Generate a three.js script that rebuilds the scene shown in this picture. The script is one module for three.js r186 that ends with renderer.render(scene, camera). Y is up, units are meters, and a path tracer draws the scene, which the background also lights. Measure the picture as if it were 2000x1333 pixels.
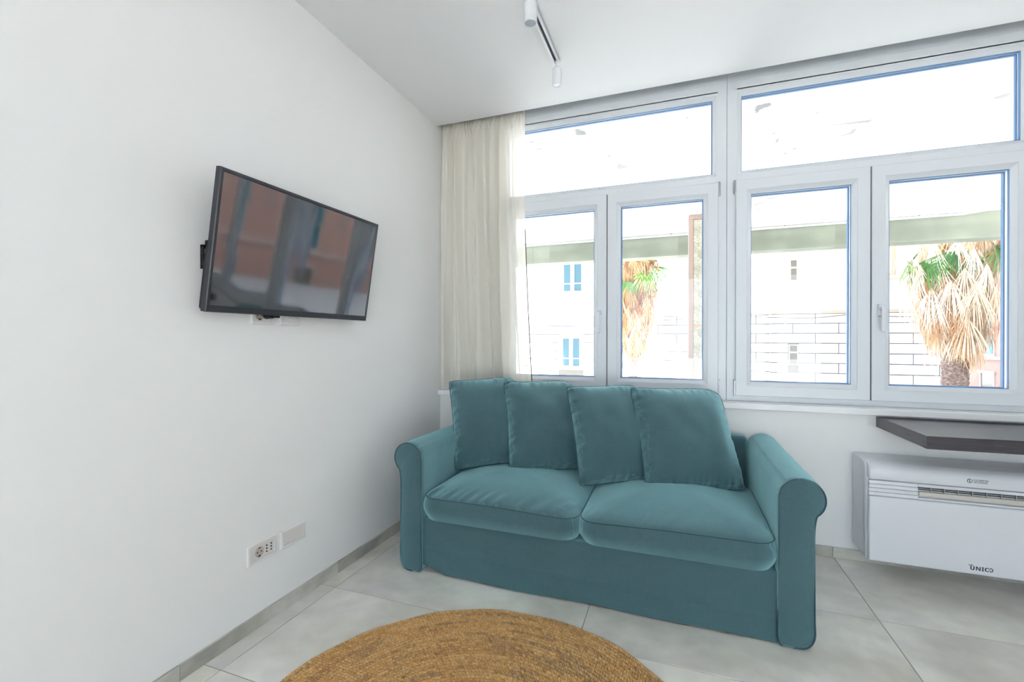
import * as THREE from 'three';
import { RoundedBoxGeometry } from 'three/addons/geometries/RoundedBoxGeometry.js';
import { TextGeometry } from 'three/addons/geometries/TextGeometry.js';
import { FontLoader } from 'three/addons/loaders/FontLoader.js';
import { mergeGeometries, mergeVertices, toCreasedNormals } from 'three/addons/utils/BufferGeometryUtils.js';

// ---------------------------------------------------------------- camera, sky, sun, exposure
const scene = new THREE.Scene();
const camera = new THREE.PerspectiveCamera(73.688, 2000 / 1333, 0.05, 200);
camera.position.set(0, 1.22, 0);
camera.rotation.order = 'YXZ';
camera.rotation.set(-0.002025, 0.349212, 0.001285);

const renderer = new THREE.WebGLRenderer({ antialias: true });
renderer.toneMapping = THREE.LinearToneMapping;
renderer.toneMappingExposure = 3.4;
renderer.shadowMap.enabled = true;

scene.background = new THREE.Color(0.74, 0.87, 1.0);
scene.backgroundIntensity = 1.6;

const sun = new THREE.DirectionalLight(0xfffdf8, 27.0);
sun.position.set(34, 36, -6.5);
sun.target.position.set(0, 0, -10);
sun.castShadow = true;
sun.shadow.mapSize.set(4096, 4096);
Object.assign(sun.shadow.camera, { left: -35, right: 35, top: 30, bottom: -30, near: 1, far: 120 });
scene.add(sun, sun.target);

// ---------------------------------------------------------------- helpers
let seed = 12345;
const rnd = () => { seed = (seed * 1664525 + 1013904223) >>> 0; return seed / 4294967296; };
const rr = (a, b) => a + (b - a) * rnd();
const reseed = (n) => { seed = n >>> 0; };
const hash = (x, y = 0, z = 0) => { let h = Math.imul(x | 0, 374761393) + Math.imul(y | 0, 668265263) + Math.imul(z | 0, 2147483647 - 1274126177); h = Math.imul(h ^ (h >>> 13), 1274126177); return ((h ^ (h >>> 16)) >>> 0) / 4294967296; };
const sm = (t) => t * t * (3 - 2 * t);
const clamp = (x, a = 0, b = 1) => Math.min(b, Math.max(a, x));
const lerp = (a, b, t) => a + (b - a) * t;
function vnoise(x, y, per = 0, s = 0) {           // value noise, periodic when per > 0
  const xi = Math.floor(x), yi = Math.floor(y), fx = sm(x - xi), fy = sm(y - yi);
  const w = (k) => per ? ((k % per) + per) % per : k;
  const a = hash(w(xi), w(yi), s), b = hash(w(xi + 1), w(yi), s), c = hash(w(xi), w(yi + 1), s), d = hash(w(xi + 1), w(yi + 1), s);
  return lerp(lerp(a, b, fx), lerp(c, d, fx), fy);
}
function fbm(x, y, per, oct = 4, s = 0) { let v = 0, a = 0.5, n = 0; for (let o = 0; o < oct; o++) { v += a * vnoise(x, y, per, s + o * 17); n += a; x *= 2; y *= 2; per *= 2; a *= 0.5; } return v / n; }

function tex(size, fn, srgb = true, rep = 1) {     // fn(u, v) -> [r, g, b] 0..1 or a number
  const d = new Uint8Array(size * size * 4);
  for (let j = 0; j < size; j++) for (let i = 0; i < size; i++) {
    const c = fn(i / size, j / size), k = (j * size + i) * 4, arr = Array.isArray(c) ? c : [c, c, c];
    d[k] = clamp(arr[0]) * 255; d[k + 1] = clamp(arr[1]) * 255; d[k + 2] = clamp(arr[2]) * 255; d[k + 3] = 255;
  }
  const t = new THREE.DataTexture(d, size, size);
  t.wrapS = t.wrapT = THREE.RepeatWrapping; t.magFilter = THREE.LinearFilter; t.minFilter = THREE.LinearMipmapLinearFilter; t.generateMipmaps = true;
  if (srgb) t.colorSpace = THREE.SRGBColorSpace;
  t.repeat.set(rep, rep); t.needsUpdate = true;
  return t;
}
const hexRGB = (h) => [(h >> 16 & 255) / 255, (h >> 8 & 255) / 255, (h & 255) / 255];
const tint = (c, k) => [c[0] * k, c[1] * k, c[2] * k];
const std = (color, roughness = 0.6, extra = {}) => new THREE.MeshStandardMaterial({ color, roughness, ...extra });
const phys = (o) => new THREE.MeshPhysicalMaterial(o);

const names = {};
function numbered(n) { const k = names[n] = (names[n] ?? -1) + 1; return k ? `${n}_${String(k).padStart(3, '0')}` : n; }
function thing(name, label, category, [x, y, z] = [0, 0, 0], group) {
  const o = new THREE.Group(); o.name = numbered(name); o.position.set(x, y, z); scene.add(o);
  o.userData = { label, category }; if (group) o.userData.group = group;
  return o;
}
function struct(name, label, category, [x, y, z] = [0, 0, 0]) {
  const o = thing(name, label, category, [x, y, z]); o.userData.kind = 'structure'; return o;
}
const shadowed = (m) => { m.castShadow = m.receiveShadow = true; return m; };
// a part whose geometry is written in room coordinates; it is moved into its parent's own axes
function part(parent, name, geo, mat, label) {
  const g = Array.isArray(geo) ? mergeGeometries(geo.map((x) => { const y = x.index ? x.toNonIndexed() : x; for (const k of Object.keys(y.attributes)) if (!['position', 'normal', 'uv', 'color'].includes(k)) y.deleteAttribute(k); return y; })) : geo;
  let p = parent, off = new THREE.Vector3();
  if (parent.isGroup) off.copy(parent.position); else { let q = parent; while (q && !q.isGroup) q = q.parent; if (q) off.copy(q.position); }
  g.translate(-off.x, -off.y, -off.z);
  const m = shadowed(new THREE.Mesh(g, mat)); m.name = name; if (label) m.userData.label = label; p.add(m); return m;
}
// a part in its parent's own axes
function local(parent, name, geo, mat, label) {
  const g = Array.isArray(geo) ? mergeGeometries(geo.map((x) => { const y = x.index ? x.toNonIndexed() : x; for (const k of Object.keys(y.attributes)) if (!['position', 'normal', 'uv', 'color'].includes(k)) y.deleteAttribute(k); return y; })) : geo;
  const m = shadowed(new THREE.Mesh(g, mat)); m.name = name; if (label) m.userData.label = label; parent.add(m); return m;
}
function single(name, label, category, geo, mat, group, kind) {      // a thing that is one mesh, geometry in room coordinates
  geo.computeBoundingBox(); const b = geo.boundingBox, c = new THREE.Vector3((b.min.x + b.max.x) / 2, b.min.y, (b.min.z + b.max.z) / 2);
  geo.translate(-c.x, -c.y, -c.z);
  const m = shadowed(new THREE.Mesh(geo, mat)); m.name = numbered(name); m.position.copy(c); scene.add(m);
  m.userData = { label, category }; if (group) m.userData.group = group; if (kind) m.userData.kind = kind;
  return m;
}
function uvWorld(g, s = 1, ox = 0, oy = 0) {          // box-projected uv in metres
  const p = g.attributes.position, n = g.attributes.normal, uv = new Float32Array(p.count * 2);
  for (let i = 0; i < p.count; i++) {
    const ax = Math.abs(n.getX(i)), ay = Math.abs(n.getY(i)), az = Math.abs(n.getZ(i));
    let u, v;
    if (ay >= ax && ay >= az) { u = p.getX(i); v = p.getZ(i); } else if (ax >= az) { u = p.getZ(i); v = p.getY(i); } else { u = p.getX(i); v = p.getY(i); }
    uv[2 * i] = u * s + ox; uv[2 * i + 1] = v * s + oy;
  }
  g.setAttribute('uv', new THREE.BufferAttribute(uv, 2)); return g;
}
function bx(x0, x1, y0, y1, z0, z1, r = 0) {
  const w = x1 - x0, h = y1 - y0, d = z1 - z0;
  let g = r ? new RoundedBoxGeometry(w, h, d, 2, Math.min(r, w / 2.01, h / 2.01, d / 2.01)) : new THREE.BoxGeometry(w, h, d);
  g.translate((x0 + x1) / 2, (y0 + y1) / 2, (z0 + z1) / 2);
  g = g.index ? g.toNonIndexed() : g;
  return uvWorld(g);
}
// a profile [inset, depth] swept round a rectangle in the xy plane, mitred at the corners
function ring(x0, x1, y0, y1, prof, closed = true) {
  const pos = [], q = (d, c) => [[x0 + d, y0 + d], [x1 - d, y0 + d], [x1 - d, y1 - d], [x0 + d, y1 - d]][c & 3];
  const n = prof.length;
  for (let i = 0; i < (closed ? n : n - 1); i++) {
    const [d0, z0] = prof[i], [d1, z1] = prof[(i + 1) % n];
    for (let c = 0; c < 4; c++) {
      const a = [...q(d0, c), z0], b = [...q(d0, c + 1), z0], e = [...q(d1, c + 1), z1], f = [...q(d1, c), z1];
      pos.push(...a, ...b, ...e, ...a, ...e, ...f);
    }
  }
  const g = new THREE.BufferGeometry(); g.setAttribute('position', new THREE.Float32BufferAttribute(pos, 3)); g.computeVertexNormals();
  return uvWorld(g);
}
function tube(pts, r, seg = 24, rad = 8, closed = false) {
  const g = new THREE.TubeGeometry(new THREE.CatmullRomCurve3(pts.map((p) => new THREE.Vector3(...p)), closed, 'centripetal'), seg, r, rad, closed);
  return g.toNonIndexed();
}
function cyl(r0, r1, h, seg, [x, y, z], axis = 'y') {
  const g = new THREE.CylinderGeometry(r0, r1, h, seg); if (axis === 'x') g.rotateZ(Math.PI / 2); if (axis === 'z') g.rotateX(Math.PI / 2);
  g.translate(x, y, z); return g.toNonIndexed();
}
// a smooth surface from a function (u, v) -> [x, y, z]
function surf(nu, nv, fn, uvs = [1, 1], color) {
  const pos = [], uv = [], idx = [], col = [];
  for (let j = 0; j <= nv; j++) for (let i = 0; i <= nu; i++) {
    const u = i / nu, v = j / nv; pos.push(...fn(u, v)); uv.push(u * uvs[0], v * uvs[1]); if (color) col.push(...color(u, v));
  }
  for (let j = 0; j < nv; j++) for (let i = 0; i < nu; i++) { const a = j * (nu + 1) + i, b = a + 1, c = a + nu + 1, d = c + 1; idx.push(a, b, d, a, d, c); }
  const g = new THREE.BufferGeometry();
  g.setAttribute('position', new THREE.Float32BufferAttribute(pos, 3)); g.setAttribute('uv', new THREE.Float32BufferAttribute(uv, 2));
  if (color) g.setAttribute('color', new THREE.Float32BufferAttribute(col, 3));
  g.setIndex(idx); g.computeVertexNormals(); return g;
}

// ---------------------------------------------------------------- materials
const plasterBump = tex(256, (u, v) => fbm(u * 16, v * 16, 16, 4, 3), false);
const M = {};
M.wall = std(0xf3f2f0, 0.92, { bumpMap: plasterBump, bumpScale: 0.0006 });
M.ceiling = std(0xf4f4f4, 0.94);
M.pvc = std(0xdfe3e7, 0.34);
M.sill = std(0xf2f2f2, 0.4);
M.gasket = std(0x5c83ad, 0.5);  // blue of lens fringing and haze put into the gasket colour
M.seam = std(0x54575b, 0.6);
M.glass = phys({ color: 0xffffff, roughness: 0, transmission: 1, thickness: 0, ior: 1.5, specularIntensity: 0.6 });
M.chrome = std(0xbfc2c6, 0.28, { metalness: 0.9 });
M.handle = std(0xe2e4ea, 0.3);
const stoneMap = (base, amp, s) => tex(512, (u, v) => { const a = fbm(u * 5, v * 5, 5, 5, s), b = fbm(u * 24, v * 24, 24, 3, s + 50), c = fbm(u * 3, v * 9, 3, 3, s + 80); const k = 1 + amp * (1.5 * (a - 0.5) + 0.5 * (b - 0.5) + 0.8 * (c - 0.5)); return [base[0] * k, base[1] * k * (1 + 0.015 * (a - 0.5)), base[2] * (k + 0.06 * (c - 0.5))]; });
M.tile = std(0xffffff, 0.42, { map: stoneMap(hexRGB(0xeeebe4), 0.14, 5) });
M.tileWarm = std(0xffffff, 0.42, { map: stoneMap(hexRGB(0xeae6de), 0.17, 31) });
M.grout = std(0x9d9c97, 0.9);
M.baseTile = std(0xffffff, 0.45, { map: stoneMap(hexRGB(0xbfbcb2), 0.28, 61) });
const linenBump = tex(512, (u, v) => 0.5 + 0.22 * Math.sin(u * Math.PI * 2 * 128) * (0.6 + 0.8 * vnoise(u * 128, v * 24, 0, 4)) + 0.22 * Math.sin(v * Math.PI * 2 * 128) * (0.6 + 0.8 * vnoise(u * 24, v * 128, 0, 9)), false);
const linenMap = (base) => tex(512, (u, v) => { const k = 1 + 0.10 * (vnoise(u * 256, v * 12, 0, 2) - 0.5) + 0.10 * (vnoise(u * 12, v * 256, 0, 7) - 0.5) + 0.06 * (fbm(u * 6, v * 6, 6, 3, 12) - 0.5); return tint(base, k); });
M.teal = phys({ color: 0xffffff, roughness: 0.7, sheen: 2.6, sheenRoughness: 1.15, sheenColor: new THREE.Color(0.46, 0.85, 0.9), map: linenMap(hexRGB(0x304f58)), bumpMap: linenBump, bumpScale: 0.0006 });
M.piping = phys({ color: 0x25424b, roughness: 0.8, sheen: 0.9, sheenRoughness: 1.15, sheenColor: new THREE.Color(0.46, 0.85, 0.9) });
M.jute = std(0xffffff, 0.95, { vertexColors: true });
M.curtain = phys({ color: 0xfcf9f1, roughness: 0.74, transmission: 0.45, thickness: 0, side: THREE.DoubleSide });
M.hem = std(0x4d443b, 0.8);
M.tvBlack = std(0x2b2d33, 0.38);
M.tvBack = std(0x17181a, 0.55);
M.screen = phys({ color: 0x06070a, roughness: 0.07, clearcoat: 1, clearcoatRoughness: 0.05, ior: 2.0, specularIntensity: 1 });
M.black = std(0x0a0a0b, 0.5);
M.plastic = std(0xe9e7e4, 0.36);
M.plasticWarm = std(0xe4ded9, 0.4);
M.socketRing = std(0xc4b6ac, 0.45);
M.hole = std(0x0b0a09, 0.8);
M.acWhite = std(0xe9eaed, 0.3);
M.acLouver = std(0xd9d3c8, 0.4);
M.print = std(0x22262c, 0.6);
M.spot = std(0xe8eaec, 0.35);
M.lens = std(0x9aa1a8, 0.25, { metalness: 0.4 });
M.railSlot = std(0x394654, 0.6);
const grain = tex(512, (u, v) => { const n = fbm(u * 3, v * 60, 3, 4, 21), f = vnoise(u * 8, v * 220, 0, 5), k = 0.8 + 0.35 * (n - 0.5) + 0.22 * (f - 0.5); return [0.285 * k + 0.02, 0.262 * k + 0.02, 0.29 * k + 0.02]; });
M.counter = std(0xffffff, 0.27, { map: grain });

// ---------------------------------------------------------------- the room
const XL = -1.675, XR = 2.9, ZW = -3.03, ZB = 1.6, CEIL = 2.798, SLOT = 2.94, ZF = -3.11, ZOUT = -3.30;
const SILL = 0.848;

const wallLeft = struct('wall_left', 'smooth white wall behind the television', 'wall', [XL, 0, 0]);
part(wallLeft, 'plaster', bx(XL - 0.25, XL, -0.1, SLOT + 0.2, ZOUT, ZB + 0.25), M.wall);
const wallWindow = struct('wall_window', 'white wall under the windows behind the sofa', 'wall', [0, 0, ZW]);
part(wallWindow, 'parapet', bx(XL, XR, -0.1, SILL - 0.035, ZOUT, ZW), M.wall);
part(wallWindow, 'pier', bx(XL, -1.26, SILL - 0.035, SLOT, ZOUT, ZF + 0.01), M.wall);
part(wallWindow, 'pier', bx(1.752, XR, SILL - 0.035, SLOT, ZOUT, ZF + 0.01), M.wall);
part(wallWindow, 'lintel', bx(-1.26, 1.752, 2.885, SLOT, ZOUT, ZF - 0.01), M.wall);
const wallBack = struct('wall_back', 'white wall opposite the sofa, with an opening added for fill daylight', 'wall', [0, 0, ZB]);
const BD = { x0: -0.9, x1: 2.1, y1: 2.3 };
part(wallBack, 'plaster', [bx(XL, BD.x0, -0.1, SLOT + 0.2, ZB, ZB + 0.25), bx(BD.x1, XR + 0.25, -0.1, SLOT + 0.2, ZB, ZB + 0.25), bx(BD.x0, BD.x1, BD.y1, SLOT + 0.2, ZB, ZB + 0.25)], M.wall);
{ // unseen glazed door, added behind the viewer to let in fill daylight
  const d = struct('door_1', 'white glazed door added opposite the sofa for fill daylight', 'door', [(BD.x0 + BD.x1) / 2, 0, ZB]), n = 4, w = (BD.x1 - BD.x0) / n;
  for (let k = 0; k < n; k++) {
    const a = BD.x0 + k * w, leaf = part(d, 'leaf', ring(a + 0.002, a + w - 0.002, 0, BD.y1, [[0, ZB + 0.1], [0, ZB + 0.16], [0.08, ZB + 0.16], [0.08, ZB + 0.1]]), M.pvc);
    part(leaf, 'pane', bx(a + 0.08, a + w - 0.08, 0.08, BD.y1 - 0.08, ZB + 0.128, ZB + 0.129), M.glass);
  }
}
const wallRight = struct('wall_right', 'plain white wall at the far end of the counter', 'wall', [XR, 0, 0]);
part(wallRight, 'plaster', bx(XR, XR + 0.25, -0.1, SLOT + 0.2, ZOUT, ZB), M.wall);
const ceiling = struct('ceiling', 'flat white ceiling', 'ceiling', [0, CEIL, 0]);
part(ceiling, 'slab', [bx(XL, XR, CEIL, SLOT + 0.2, -2.97, ZB), bx(XL, XR, SLOT, SLOT + 0.2, ZOUT, -2.97)], M.ceiling);

// floor: grout bed and 60 x 120 tiles
const floor = struct('floor', 'pale grey stone-look floor tiles laid in a straight grid', 'floor');
part(floor, 'grout_bed', bx(XL, XR, -0.1, -0.0015, ZW, ZB), M.grout);
{
  const xs = [XL], zs = [ZW];
  for (let x = 0.826 - 2 * 1.205; x < XR; x += 1.205) if (x > XL + 0.01) xs.push(x);
  for (let z = -3.01 + 0.6; z < ZB; z += 0.6) zs.push(z);
  xs.push(XR); zs.push(ZB);
  reseed(7);
  for (let i = 0; i + 1 < xs.length; i++) for (let j = 0; j + 1 < zs.length; j++) {
    const g = 0.0016, w = xs[i + 1] - xs[i] - 2 * g, d = zs[j + 1] - zs[j] - 2 * g;
    const s = new THREE.Shape(); s.moveTo(-w / 2, -d / 2); s.lineTo(w / 2, -d / 2); s.lineTo(w / 2, d / 2); s.lineTo(-w / 2, d / 2); s.closePath();
    let t = new THREE.ExtrudeGeometry(s, { depth: 0.006, bevelEnabled: true, bevelSize: 0.0009, bevelThickness: 0.0009, bevelSegments: 1, bevelOffset: -0.0009 });
    t.rotateX(-Math.PI / 2); t.translate((xs[i] + xs[i + 1]) / 2, -0.0069, (zs[j] + zs[j + 1]) / 2);
    t = uvWorld(t, 0.72, rnd(), rnd());
    part(floor, 'tile', t, rnd() < 0.5 ? M.tile : M.tileWarm);
  }
}
// baseboards of cut tile
function baseboard(name, label, cuts, alongZ, face) {
  const o = struct(name, label, 'baseboard', [alongZ ? face : 0, 0, alongZ ? 0 : face]);
  for (let i = 0; i + 1 < cuts.length; i++) {
    const a = cuts[i] + 0.0012, b = cuts[i + 1] - 0.0012;
    const g = alongZ ? bx(face, face + 0.01, 0, 0.058, a, b, 0.0015) : bx(a, b, 0, 0.058, face, face + 0.01, 0.0015);
    part(o, 'strip', uvWorld(g, 0.8, i * 0.37, i * 0.61), M.baseTile);
  }
  return o;
}
baseboard('baseboard_left', 'low grey tile skirting along the wall with the television', [ZW, -2.73, -1.925, -1.12, -0.315, 0.49, 1.295, ZB], true, XL);
baseboard('baseboard_window', 'low grey tile skirting under the windows', [XL + 0.012, -0.385, 0.82, 2.025, XR], false, ZW);

// sill
const sill = struct('trim_1', 'white window sill running the length of the wall', 'sill', [0, SILL, ZW]);
part(sill, 'board', bx(XL, XR, SILL - 0.035, SILL, ZOUT - 0.02, -2.99, 0.004), M.sill);

// ---------------------------------------------------------------- windows
const ZS = -3.088;                                                 // room-side face of the sashes
function sashProfile(zs) { return [[0, ZF - 0.02], [0, zs - 0.003], [0.003, zs], [0.060, zs], [0.0615, zs - 0.002], [0.063, zs - 0.001], [0.081, zs - 0.019], [0.086, zs - 0.021], [0.086, zs - 0.034], [0.086, ZF - 0.058], [0.03, ZF - 0.06]]; }
function handle(parent, x, y, z) {
  const plate = new RoundedBoxGeometry(0.028, 0.068, 0.011, 4, 0.0054); plate.translate(x, y, z + 0.0055);
  const neck = cyl(0.009, 0.0105, 0.032, 16, [x, y + 0.010, z + 0.024], 'z');
  const lever = tube([[x, y + 0.012, z + 0.038], [x, y + 0.004, z + 0.047], [x, y - 0.02, z + 0.048], [x, y - 0.065, z + 0.047], [x, y - 0.112, z + 0.045]], 0.0095, 24, 12);
  const tip = new THREE.SphereGeometry(0.0095, 12, 8).translate(x, y - 0.112, z + 0.045), head = new THREE.SphereGeometry(0.0105, 12, 8).translate(x, y + 0.012, z + 0.038);
  for (const g of [plate, neck, lever, tip, head]) if (g.index) uvWorld(g);
  return part(parent, 'handle', [plate, neck, lever, tip, head].map((g) => g.index ? g.toNonIndexed() : g), M.handle, 'pale window handle pointing down');
}
function hinge(parent, x, y, h, z) {
  const r = 0.0075;
  return part(parent, 'hinge', [cyl(r, r, h - 0.012, 12, [x, y, z]), cyl(r * 0.8, r, 0.006, 12, [x, y + h / 2 - 0.003, z]), cyl(r, r * 0.8, 0.006, 12, [x, y - h / 2 + 0.003, z]), bx(x - 0.009, x + 0.009, y - h / 2 + 0.006, y + h / 2 - 0.006, z - 0.012, z - 0.004)], M.chrome, 'small chrome hinge');
}
function windowUnit(name, label, x0, x1, handleOn, mid) {
  const w = struct(name, label, 'window', [(x0 + x1) / 2, SILL, ZF]);
  const xa = x0 + 0.0485, xb = x1 - 0.0485, xm = mid ?? (xa + xb) / 2, y0 = 0.882, y1 = 2.199, yt = 2.888, gy0 = 2.263, gy1 = 2.728;
  // fixed frame: outer ring, transom and beads of the upper light
  part(w, 'frame', [
    ring(x0 + 0.0008, x1 - 0.0008, SILL, 2.82, [[0, ZF - 0.07], [0, ZF - 0.002], [0.002, ZF], [0.056, ZF], [0.056, ZF - 0.07]]),
    bx(x0 + 0.056, x1 - 0.056, y1 - 0.02, gy0 - 0.026, ZF - 0.07, ZF), bx(x0 + 0.056, x1 - 0.056, gy1 + 0.026, 2.77, ZF - 0.07, ZF),
  ], M.pvc);
  part(w, 'head_profile', bx(x0, x1, 2.8208, 2.89, ZF - 0.07, ZF - 0.004, 0.002), M.pvc);
  const gx0 = x0 + 0.082, gx1 = x1 - 0.082;
  part(w, 'glazing_bead', ring(gx0 - 0.0262, gx1 + 0.0262, gy0 - 0.0262, gy1 + 0.0262, [[0, ZF - 0.06], [0, ZF + 0.001], [0.004, ZF + 0.002], [0.022, ZF - 0.016], [0.0262, ZF - 0.018], [0.0262, ZF - 0.06]]), M.pvc);
  part(w, 'gasket', [ring(gx0 - 0.001, gx1 + 0.001, gy0 - 0.001, gy1 + 0.001, [[0, ZF - 0.034], [0, ZF - 0.018], [0.004, ZF - 0.019], [0.004, ZF - 0.034]]), ring(gx0 - 0.001, gx1 + 0.001, gy0 - 0.001, gy1 + 0.001, [[0, ZF - 0.062], [0, ZF - 0.046], [0.006, ZF - 0.046], [0.006, ZF - 0.062]])], M.gasket, 'glazing gasket with blue haze put into its colour');
  part(w, 'pane', bx(gx0 + 0.001, gx1 - 0.001, gy0 + 0.001, gy1 - 0.001, ZF - 0.0405, ZF - 0.04).scale(1, 1, 1), M.glass);
  for (const [k, a, b] of [[0, xa, xm - 0.0028], [1, xm + 0.0028, xb]]) {
    const s = part(w, 'sash', ring(a, b, y0, y1, sashProfile(ZS)), M.pvc);
    part(s, 'gasket', [ring(a + 0.085, b - 0.085, y0 + 0.085, y1 - 0.085, [[0, ZS - 0.034], [0, ZS - 0.021], [0.0035, ZS - 0.022], [0.0035, ZS - 0.034]]), ring(a + 0.085, b - 0.085, y0 + 0.085, y1 - 0.085, [[0, ZF - 0.058], [0, ZF - 0.036], [0.006, ZF - 0.036], [0.006, ZF - 0.058]])], M.gasket, 'glazing gasket with blue haze put into its colour');
    part(s, 'pane', bx(a + 0.087, b - 0.087, y0 + 0.087, y1 - 0.087, ZS - 0.0385, ZS - 0.038), M.glass);
    if (handleOn === k) handle(s, k ? a + 0.040 : b - 0.046, 1.388, ZS);
    const hx = k ? b + 0.004 : a - 0.004;
    hinge(s, hx, 2.160, 0.086, ZF + 0.016); hinge(s, hx, 0.930, 0.098, ZF + 0.016);
  }
  // the dark joint between the two sashes
  part(w, 'meeting_joint', bx(xm - 0.003, xm + 0.003, y0, y1, ZF - 0.01, ZS - 0.010), M.seam, 'grey joint where the two sashes meet');
  return w;
}
windowUnit('window_1', 'white double casement window half hidden by the cream curtain', -1.2600, 0.2835, 0, -0.4480);
windowUnit('window_2', 'white double casement window above the dark counter', 0.2835, 1.7520, 1);
// ---------------------------------------------------------------- sofa
const sofa = thing('sofa', 'teal linen two-seat sofa with rolled arms and a floor-length skirt', 'sofa', [-0.44, 0, -2.55]);
const fabricUV = 4;                                                // texture repeats every 25 cm
function armShape(side, grow = 0) {                                // side 1: roll hangs out to +x. Inner face at x = 0
  const s = new THREE.Shape(), cx = 0.083, cy = 0.595, r = 0.083 + grow, w = 0.128 + grow;
  const pts = [];
  pts.push([0.012 - grow, 0.005], [-grow, 0.016], [-grow, 0.2], [-grow, 0.4], [-grow, cy]);
  for (let k = 1; k <= 22; k++) { const a = Math.PI - k / 22 * (Math.PI * 1.28); pts.push([cx + r * Math.cos(a), cy + r * Math.sin(a)]); }
  pts.push([w + 0.002, 0.50], [w, 0.47], [w, 0.3], [w + 0.002, 0.12], [w + 0.003, 0.065], [w - 0.003, 0.040], [w - 0.014, 0.021], [w - 0.034, 0.009], [w - 0.07, 0.005]);
  return pts.map(([x, y]) => [x * side, y]);
}
function armGeometry(xIn, side) {
  const pts = armShape(side), s = new THREE.Shape(pts.map((p) => new THREE.Vector2(...p)));
  const z0 = -2.985, z1 = -2.076;
  let g = new THREE.ExtrudeGeometry(s, { depth: z1 - z0, steps: 30, bevelEnabled: true, bevelSize: 0.006, bevelThickness: 0.008, bevelSegments: 3, bevelOffset: -0.006, curveSegments: 1 });
  g.translate(xIn, 0, z0);
  // soft dents in the cover
  const p = g.attributes.position;
  for (let i = 0; i < p.count; i++) {
    const x = p.getX(i), y = p.getY(i), z = p.getZ(i);
    const n = vnoise(z * 9 + 40, y * 7 + 13, 0, side + 5) - 0.5, m = vnoise(x * 22, y * 9, 0, 9) - 0.5;
    const low = clamp((0.25 - y) / 0.25);
    p.setX(i, x + n * 0.006 * (1 + low)); p.setZ(i, z + (z > -2.09 ? m * 0.008 * (1 + low) - 0.0025 * Math.sin(y * 34) * low : 0));
  }
  g.deleteAttribute('normal'); g.deleteAttribute('uv');
  g = toCreasedNormals(mergeVertices(g, 1e-5), 0.9);
  return uvWorld(g, fabricUV);
}
function armPiping(xIn, side) {
  const pts = armShape(side, -0.0035).map(([x, y]) => [x + xIn, y, -2.0705]);
  return tube(pts, 0.0032, 160, 6);
}
for (const [xIn, side] of [[-1.256, -1], [0.378, 1]]) {
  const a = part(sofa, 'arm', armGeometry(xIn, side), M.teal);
  part(a, 'piping', armPiping(xIn, side), M.piping, 'narrow teal piping round the arm front');
}
// back frame and seat base
function softBox(x0, x1, y0, y1, z0, z1, r, amp, sd) {
  let g = new RoundedBoxGeometry(x1 - x0, y1 - y0, z1 - z0, 4, r); g.translate((x0 + x1) / 2, (y0 + y1) / 2, (z0 + z1) / 2);
  return uvWorld(g.index ? g.toNonIndexed() : g, fabricUV);
}
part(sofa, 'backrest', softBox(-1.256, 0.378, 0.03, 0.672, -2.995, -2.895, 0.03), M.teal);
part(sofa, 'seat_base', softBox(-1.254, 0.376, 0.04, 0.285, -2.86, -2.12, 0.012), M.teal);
// front skirt: hangs to the floor, lifted a little at the end beside the wall-side arm
{
  const X0 = -1.254, X1 = 0.377;
  const hem = (x) => { const t = clamp((x - X0) / 0.15); return 0.008 + 0.038 * (1 - sm(t)) * (t < 1 ? 1 : 0) + 0.003 * Math.sin(x * 11); };
  const zAt = (x, y) => -2.088 + 0.010 * (1 - y / 0.286) + 0.004 * Math.sin(x * 7.3 + 1) * (1 - y / 0.286) + 0.0025 * (vnoise(x * 10, y * 16, 0, 3) - 0.5) - 0.0012 * Math.exp(-(((y - 0.13 + (x - X0) * 0.02) / 0.006) ** 2));
  const front = surf(110, 26, (u, v) => { const x = lerp(X0, X1, u), h = hem(x), y = lerp(h, 0.286, v); return [x, y, zAt(x, y)]; });
  const back = surf(110, 26, (u, v) => { const x = lerp(X1, X0, u), h = hem(x), y = lerp(h, 0.286, v); return [x, y, zAt(x, y) - 0.006]; });
  const top = surf(110, 1, (u, v) => { const x = lerp(X0, X1, u); return [x, 0.286, zAt(x, 0.286) - 0.05 * v]; });
  const low = surf(110, 1, (u, v) => { const x = lerp(X1, X0, u), h = hem(x); return [x, h, zAt(x, h) - 0.006 * v]; });
  part(sofa, 'skirt', [front, back, top, low].map((g) => uvWorld(g, fabricUV)), M.teal);
}
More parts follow.
